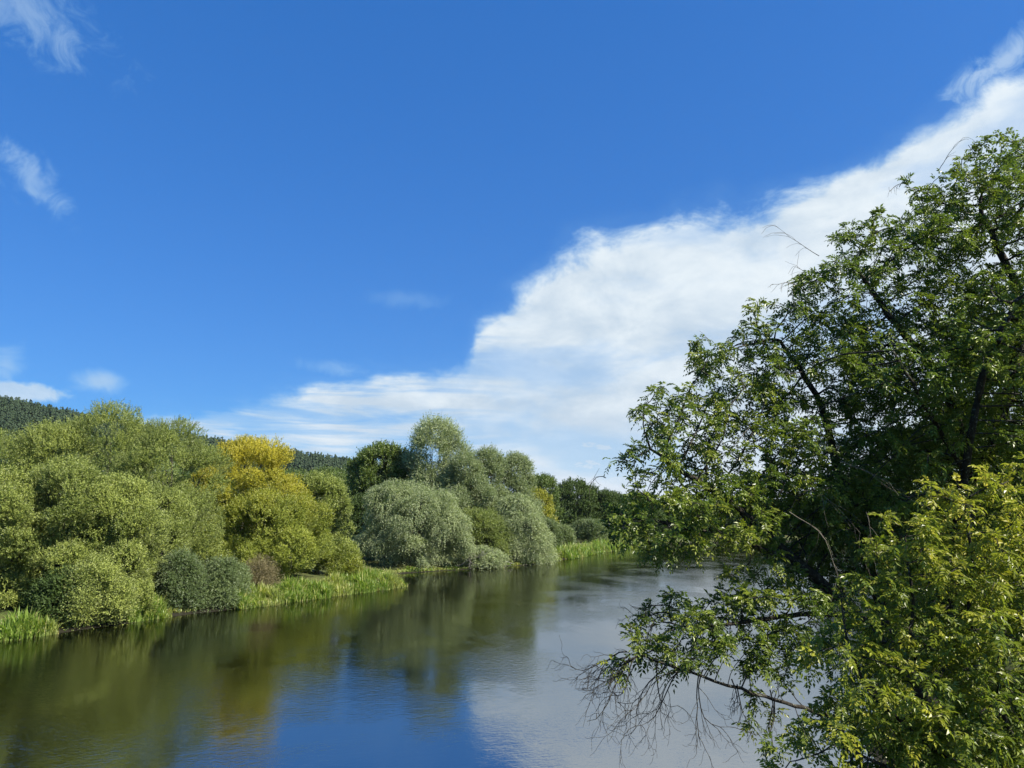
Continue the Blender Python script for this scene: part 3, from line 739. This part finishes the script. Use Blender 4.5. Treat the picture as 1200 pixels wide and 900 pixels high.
def leafy_tree(name, label, cat, base, seeds, lobes, per_m3, step, kill, matk, tip_r, expo, rmax, leaves_per, pairs, ln, lf, wf, autumn, hmax=2, infl=4, iters=160, tintb=.4, bare=None, skip=0.0):
    root = thing(name, label, cat, tuple(base))
    A, fl = sample_lobes(lobes, per_m3)
    P, par = colonise(seeds, A, step, infl, kill, iters, .03)
    V, F, r, h, kids, D_ = node_tree_mesh(P, par, tip_r, expo, 6, rmax)
    mesh_np('trunk', V - base, F, M['ashbark'], root, smooth=True)
    tips = np.where((h <= hmax))[0]
    tips = tips[tips > sum(len(s[1]) for s in seeds) - 1]
    if bare is not None: tips = tips[~bare(P[tips])]
    if skip: tips = tips[rng.uniform(0, 1, len(tips)) > skip]
    k = np.where(h[tips] == 0, leaves_per, max(1, leaves_per // 2))
    idx = np.repeat(tips, k); n = len(idx)
    print(name, len(A), len(P), len(tips), n)
    back = rng.uniform(0, 1, (n, 1)) * step
    PP = P[idx] - D_[idx] * back + rng.normal(size=(n, 3)) * .01
    dr = nrm(D_[idx] * .35 + rnd_dir(n) * .9 + np.array([0, 0, .18]))
    V, own = compound_leaves(PP, dr, pairs, ln, lf, wf)
    F = np.arange(len(V)).reshape(-1, 4)
    # colour by shoot and by place
    cl = .5 + .5 * np.sin(P[idx][:, 0] * 1.3 + 1.7 * np.sin(P[idx][:, 2] * .9)) * np.sin(P[idx][:, 2] * 1.1 + P[idx][:, 1] * .7)
    sh = rng.uniform(-1, 1, len(P))[idx]
    tint = np.clip(tintb + .18 * sh + .22 * (cl - .5) + rng.normal(size=n) * .12, 0, 1)
    au = np.clip(autumn(P[idx]) + .3 * (cl - .5) + .22 * sh + rng.normal(size=n) * .13, 0, 1)
    mesh_np('crown', V - base, F, M[matk], root, {'tint': np.clip(tint[own] + rng.normal(size=len(own)) * .12, 0, 1), 'autumn': au[own]})
    print(name, 'nodes', len(P), 'leaves', n, 'leaflets', len(F))
    return root, P, D_, r

def interp_path(pts_, step):
    pts_ = np.array(pts_, float); out = [pts_[0]]
    # catmull-rom then resample
    Q_ = np.concatenate([[2 * pts_[0] - pts_[1]], pts_, [2 * pts_[-1] - pts_[-2]]]); dense = []
    for i in range(1, len(Q_) - 2):
        t = np.linspace(0, 1, 20, endpoint=False)[:, None]; a_, b_, c_, d_ = Q_[i-1], Q_[i], Q_[i+1], Q_[i+2]
        dense.append(.5 * ((2*b_) + (-a_+c_)*t + (2*a_-5*b_+4*c_-d_)*t*t + (-a_+3*b_-3*c_+d_)*t**3))
    dense = np.concatenate(dense + [pts_[-1:]])
    acc = 0
    for i in range(1, len(dense)):
        acc += np.linalg.norm(dense[i] - dense[i-1])
        if acc >= step: out.append(dense[i] + rng.normal(size=3) * step * .06); acc = 0
    return np.array(out)

base = np.array([10.0, 17.6, 0.0]); base[2] = gh(base[0], base[1]) - .2
fork = at(1085, 815, 17.2)      # stems part here
S = .22
main = interp_path([base, (base + fork) / 2 + [.1, .1, 0], fork], S)
seeds = [(-1, main)]
def limb(*pp):
    pts_ = [at(*q_) for q_ in pp]
    seeds.append((('near',), interp_path(pts_, S)))
limb((1085, 815, 17.2), (1005, 722, 16.8), (930, 655, 16.4), (870, 600, 16.0), (800, 552, 15.6), (752, 520, 15.4))       # big left limb
limb((1045, 768, 17.0), (1015, 650, 17.6), (985, 560, 17.8), (960, 470, 17.8), (915, 400, 17.6))
limb((1085, 815, 17.2), (1110, 690, 17.6), (1135, 560, 17.6), (1105, 450, 17.4), (1050, 380, 17.0), (1000, 310, 16.8))
limb((1120, 600, 17.6), (1175, 480, 17.4), (1195, 360, 17.2), (1150, 250, 17.0))
limb((1085, 815, 17.2), (1180, 700, 18.5), (1260, 540, 18.8), (1300, 380, 18.5), (1290, 230, 18.0))
limb((930, 655, 16.4), (880, 640, 15.8), (830, 625, 15.2), (770, 610, 15.0))
limb((1085, 815, 17.2), (1010, 845, 16.2), (935, 828, 15.4), (860, 805, 15.0), (790, 782, 14.6), (745, 765, 14.5))       # low limb
limb((1110, 690, 17.6), (1130, 560, 15.5), (1150, 450, 14.4), (1190, 350, 14.0))  # this limb and the next carry the near lobes added for shade
limb((1135, 560, 16.0), (1080, 470, 14.8), (1040, 400, 14.4))
limb((1000, 720, 16.8), (940, 720, 16.0), (870, 730, 15.6), (800, 735, 15.2))
# lobes: px, py, Y, radius px, radius in depth, density
lobes = [(1150, 260, 17.0, 85, 2.2, 1.0), (1060, 300, 16.8, 62, 1.8, 1.0), (1165, 190, 17.0, 46, 1.0, .9), (1205, 190, 17.2, 44, 1.2, .9), (1085, 225, 16.8, 34, .9, .6), (1240, 230, 17.5, 70, 2, 1), (985, 345, 16.6, 62, 1.6, .9),
    (1080, 400, 17.5, 90, 2.6, 1.0), (1190, 380, 17.5, 90, 2.8, 1.0), (1290, 380, 18.5, 90, 3, 1), (960, 440, 17.4, 82, 2.2, 1.0), (870, 440, 16.6, 62, 1.6, .8),
    (835, 418, 16.4, 40, 1.0, .8), (900, 385, 16.6, 44, 1.1, .8), (1010, 285, 16.7, 40, 1.0, .8), (1060, 500, 18.0, 90, 2.6, .9), (1180, 520, 18.2, 90, 2.6, .9), (880, 530, 16.4, 82, 2.0, .85), (800, 500, 15.8, 62, 1.5, .75), (765, 545, 15.4, 50, 1.3, .75),
    (715, 548, 15.2, 26, .6, .5), (745, 490, 15.4, 26, .7, .5),
    (780, 610, 15.0, 62, 1.5, 1.5), (735, 610, 14.9, 36, 1.0, 1.5), (850, 600, 15.4, 58, 1.6, 1.4), (930, 600, 16.6, 66, 1.8, .9), (1010, 620, 17.2, 80, 2.4, 1.3), (960, 560, 17.6, 80, 2.4, 1.2), (1060, 580, 18.5, 90, 2.6, 1.1), (960, 650, 17.8, 60, 1.6, 1.0),
    (860, 740, 15.4, 62, 1.3, 1.5), (800, 738, 15.0, 56, 1.2, 1.4), (930, 720, 16.0, 60, 1.6, 1.4), (900, 775, 16.0, 40, 1.0, .5), (880, 690, 15.6, 40, 1.0, .8), (745, 760, 14.6, 40, .9, .4),
    (905, 860, 15.0, 34, .8, .6), (1010, 830, 16.0, 60, 1.4, .9), (1090, 700, 17.4, 80, 2, .8), (1180, 650, 18, 90, 2.2, .8),
    (1150, 420, 14.4, 70, 1.0, .7), (1220, 350, 14.2, 80, 1.2, .6), (1060, 440, 14.6, 50, .9, .6), (1200, 480, 14.6, 70, 1.1, .5), (1290, 300, 14.5, 90, 1.5, .8), (1300, 450, 14.5, 90, 1.5, 1), (1080, 520, 15.4, 60, 1.0, .5)]  # this row: nearer right-hand lobes, added to shade the low left bough
ash, aP, aD, ar = leafy_tree('ash_tree', 'large ash tree leaning out over the river and filling the right side', 'ash tree', base, seeds, lobes, 22.0, S, .24, 'ash', .0072, 2.1, .27,
    9, 4, .25, .096, .041, lambda p_: .04 + .75 * np.clip((p_[:, 2] - 8) / 6, 0, 1) * np.clip((6.5 - p_[:, 0]) / 5, 0, 1), infl=5, hmax=2, tintb=.42)

# bare hanging twigs of the low limb, and dead tips in the crown
def twig_paths(start, d, length, r, depth, curl=-.10, k=9):
    out = []; P_ = [np.array(start, float)]; dd = nrm(np.array(d, float)); dirs = [dd]
    c1 = rng.normal(size=3) * .05
    for i in range(k - 1):
        g_ = np.array([0, 0, -.20 if i < k * .5 else -curl * 3.8])
        dd = nrm(dd + g_ + c1 + rng.normal(size=3) * .13); P_.append(P_[-1] + dd * length / (k - 1)); dirs.append(dd)
    out.append((np.array(P_), np.linspace(r, max(r * .3, .0025), k)))
    if depth > 0:
        for i in range(2, k):
            if rng.uniform() < .85:
                e = nrm(dirs[i] * .9 + rng.normal(size=3) * .55 + [-.15, 0, -.1])
                out += twig_paths(P_[i], e, length * rng.uniform(.3, .55), max(r * .45, .003), depth - 1, curl, 7)
    return out
tp = []
for (px, py, Y, dx, ln_, n) in [(745, 765, 14.5, (-1, -.2, -.15), 1.15, 4), (790, 782, 14.6, (-.85, -.5, -.5), 1.4, 4), (815, 790, 14.8, (-.5, .3, -.8), 1.2, 2), (860, 806, 15.0, (.3, -.2, -1), .8, 2), (770, 775, 14.6, (-.6, -.1, -.8), 1.5, 1), (740, 768, 14.5, (-1, .3, .1), 1.0, 2),
                                (760, 770, 14.5, (-.8, .1, -.5), 1.3, 3), (780, 720, 15.0, (-1, -.1, .1), 1.0, 3), (800, 735, 15.1, (-.9, 0, -.2), 1.2, 2), (905, 820, 15.2, (-.1, 0, -1), .8, 2)]:
    for _ in range(n):
        tp = twig_paths(at(px + rng.normal() * 12, py + rng.normal() * 5, Y), np.array(dx) + rng.normal(size=3) * .25, ln_ * rng.uniform(.7, 1.2), .014, 2)
        tv, tf = tubes(tp, 4); mesh_np('bare_twig', tv - base, tf, M['ashbark'], ash, smooth=True)
tp = []
for (px, py, Y, dx, ln_) in [(960, 300, 16.6, (-.7, 0, .55), 1.1), (950, 330, 16.6, (-.35, 0, .9), .9), (1100, 200, 16.8, (-.1, 0, 1), .8), (935, 335, 16.5, (-.7, 0, .6), .6), (1060, 215, 16.7, (-.5, 0, .7), .6), (830, 400, 16.4, (.1, 0, 1), .6),
                             (710, 560, 15.2, (-.8, 0, .4), .5), (985, 540, 15.0, (.8, -.3, -.3), 1.8), (940, 575, 15.0, (1, -.3, .1), 1.6), (925, 600, 14.9, (.6, -.3, -.6), 1.8), (880, 500, 15.4, (-.5, -.2, -.5), 1.1), (1015, 600, 14.6, (.3, -.2, -.9), 1.4)]:
    tv, tf = tubes(twig_paths(at(px, py, Y), np.array(dx) + rng.normal(size=3) * .15, ln_ * rng.uniform(.8, 1.2), .010, 1, .02), 4)
    mesh_np('dead_twig', tv - base, tf, M['twig'], ash, smooth=True)

# ------------------------------------------------------------------ yellow-green young ash in front
base = np.array([8.3, 11.0, 0.0]); base[2] = gh(base[0], base[1]) - .2
S = .16
fork = base + [-.1, -.1, 1.6]
seeds = [(-1, interp_path([base, base + [0, 0, .8], fork], S))]
f0 = fork
for pp in [[(1150, 760, 10.8), (1140, 660, 10.6), (1130, 590, 10.5)], [(1090, 800, 10.6), (1070, 700, 10.4), (1060, 620, 10.4)], [(1060, 850, 10.4), (1000, 770, 10.2), (985, 700, 10.2)], [(1180, 850, 10.2), (1180, 720, 10.1)], [(1040, 900, 10.0), (970, 870, 9.8)], [(1220, 800, 11), (1240, 640, 11.0)]]:
    seeds.append((('near',), interp_path([f0] + [at(*q_) for q_ in pp], S)))
lobes = [(1140, 600, 10.5, 62, .9, 1), (1180, 560, 10.6, 34, .5, .8), (1065, 640, 10.4, 52, .8, 1), (1190, 680, 10.5, 80, 1.1, 1), (1095, 720, 10.4, 85, 1.1, 1), (1015, 700, 10.3, 42, .7, 1), (1000, 780, 10.2, 62, .9, 1),
         (1080, 820, 10.2, 90, 1.1, 1), (1180, 800, 10.2, 90, 1.1, 1), (985, 870, 10.1, 62, .9, 1), (1080, 920, 10.0, 95, 1.1, 1), (1180, 920, 10.0, 95, 1.1, 1), (1250, 700, 10.8, 90, 1.1, .8), (1260, 850, 10.5, 90, 1.1, .8), (1050, 1000, 10.0, 110, 1.3, .7), (1180, 1010, 10.0, 110, 1.3, .7), (940, 930, 10.3, 50, .8, .9)]
leafy_tree('young_ash_tree', 'yellow-green bushy young ash in the bottom right corner, nearest the viewer', 'ash tree', base, seeds, lobes, 50.0, S, .16, 'young', .004, 2.2, .10,
    8, 4, .20, .080, .036, lambda p_: .08 + .5 * np.clip((p_[:, 2] - 4.6) / 2.5, 0, 1), infl=3, hmax=1, tintb=.45)

# ------------------------------------------------------------------ thin air haze
def haze():
    x0, x1, y0, y1, z0, z1 = -6100, 6100, -3100, 6100, -3, 185
    V = [(x, y, z) for z in (z0, z1) for y in (y0, y1) for x in (x0, x1)]
    F = [(0, 2, 3, 1), (4, 5, 7, 6), (0, 1, 5, 4), (2, 6, 7, 3), (0, 4, 6, 2), (1, 3, 7, 5)]
    m_, N = mat('haze air')
    v = N.n('ShaderNodeVolumePrincipled', {'Color': (.86, .93, 1, 1), 'Density': HAZE, 'Anisotropy': .3})
    o = N.n('ShaderNodeOutputMaterial'); N.nt.links.new(v.outputs[0], o.inputs['Volume'])
    tag(mesh_np('haze', V, F, m_), kind='stuff')
HAZE = .00004
haze()
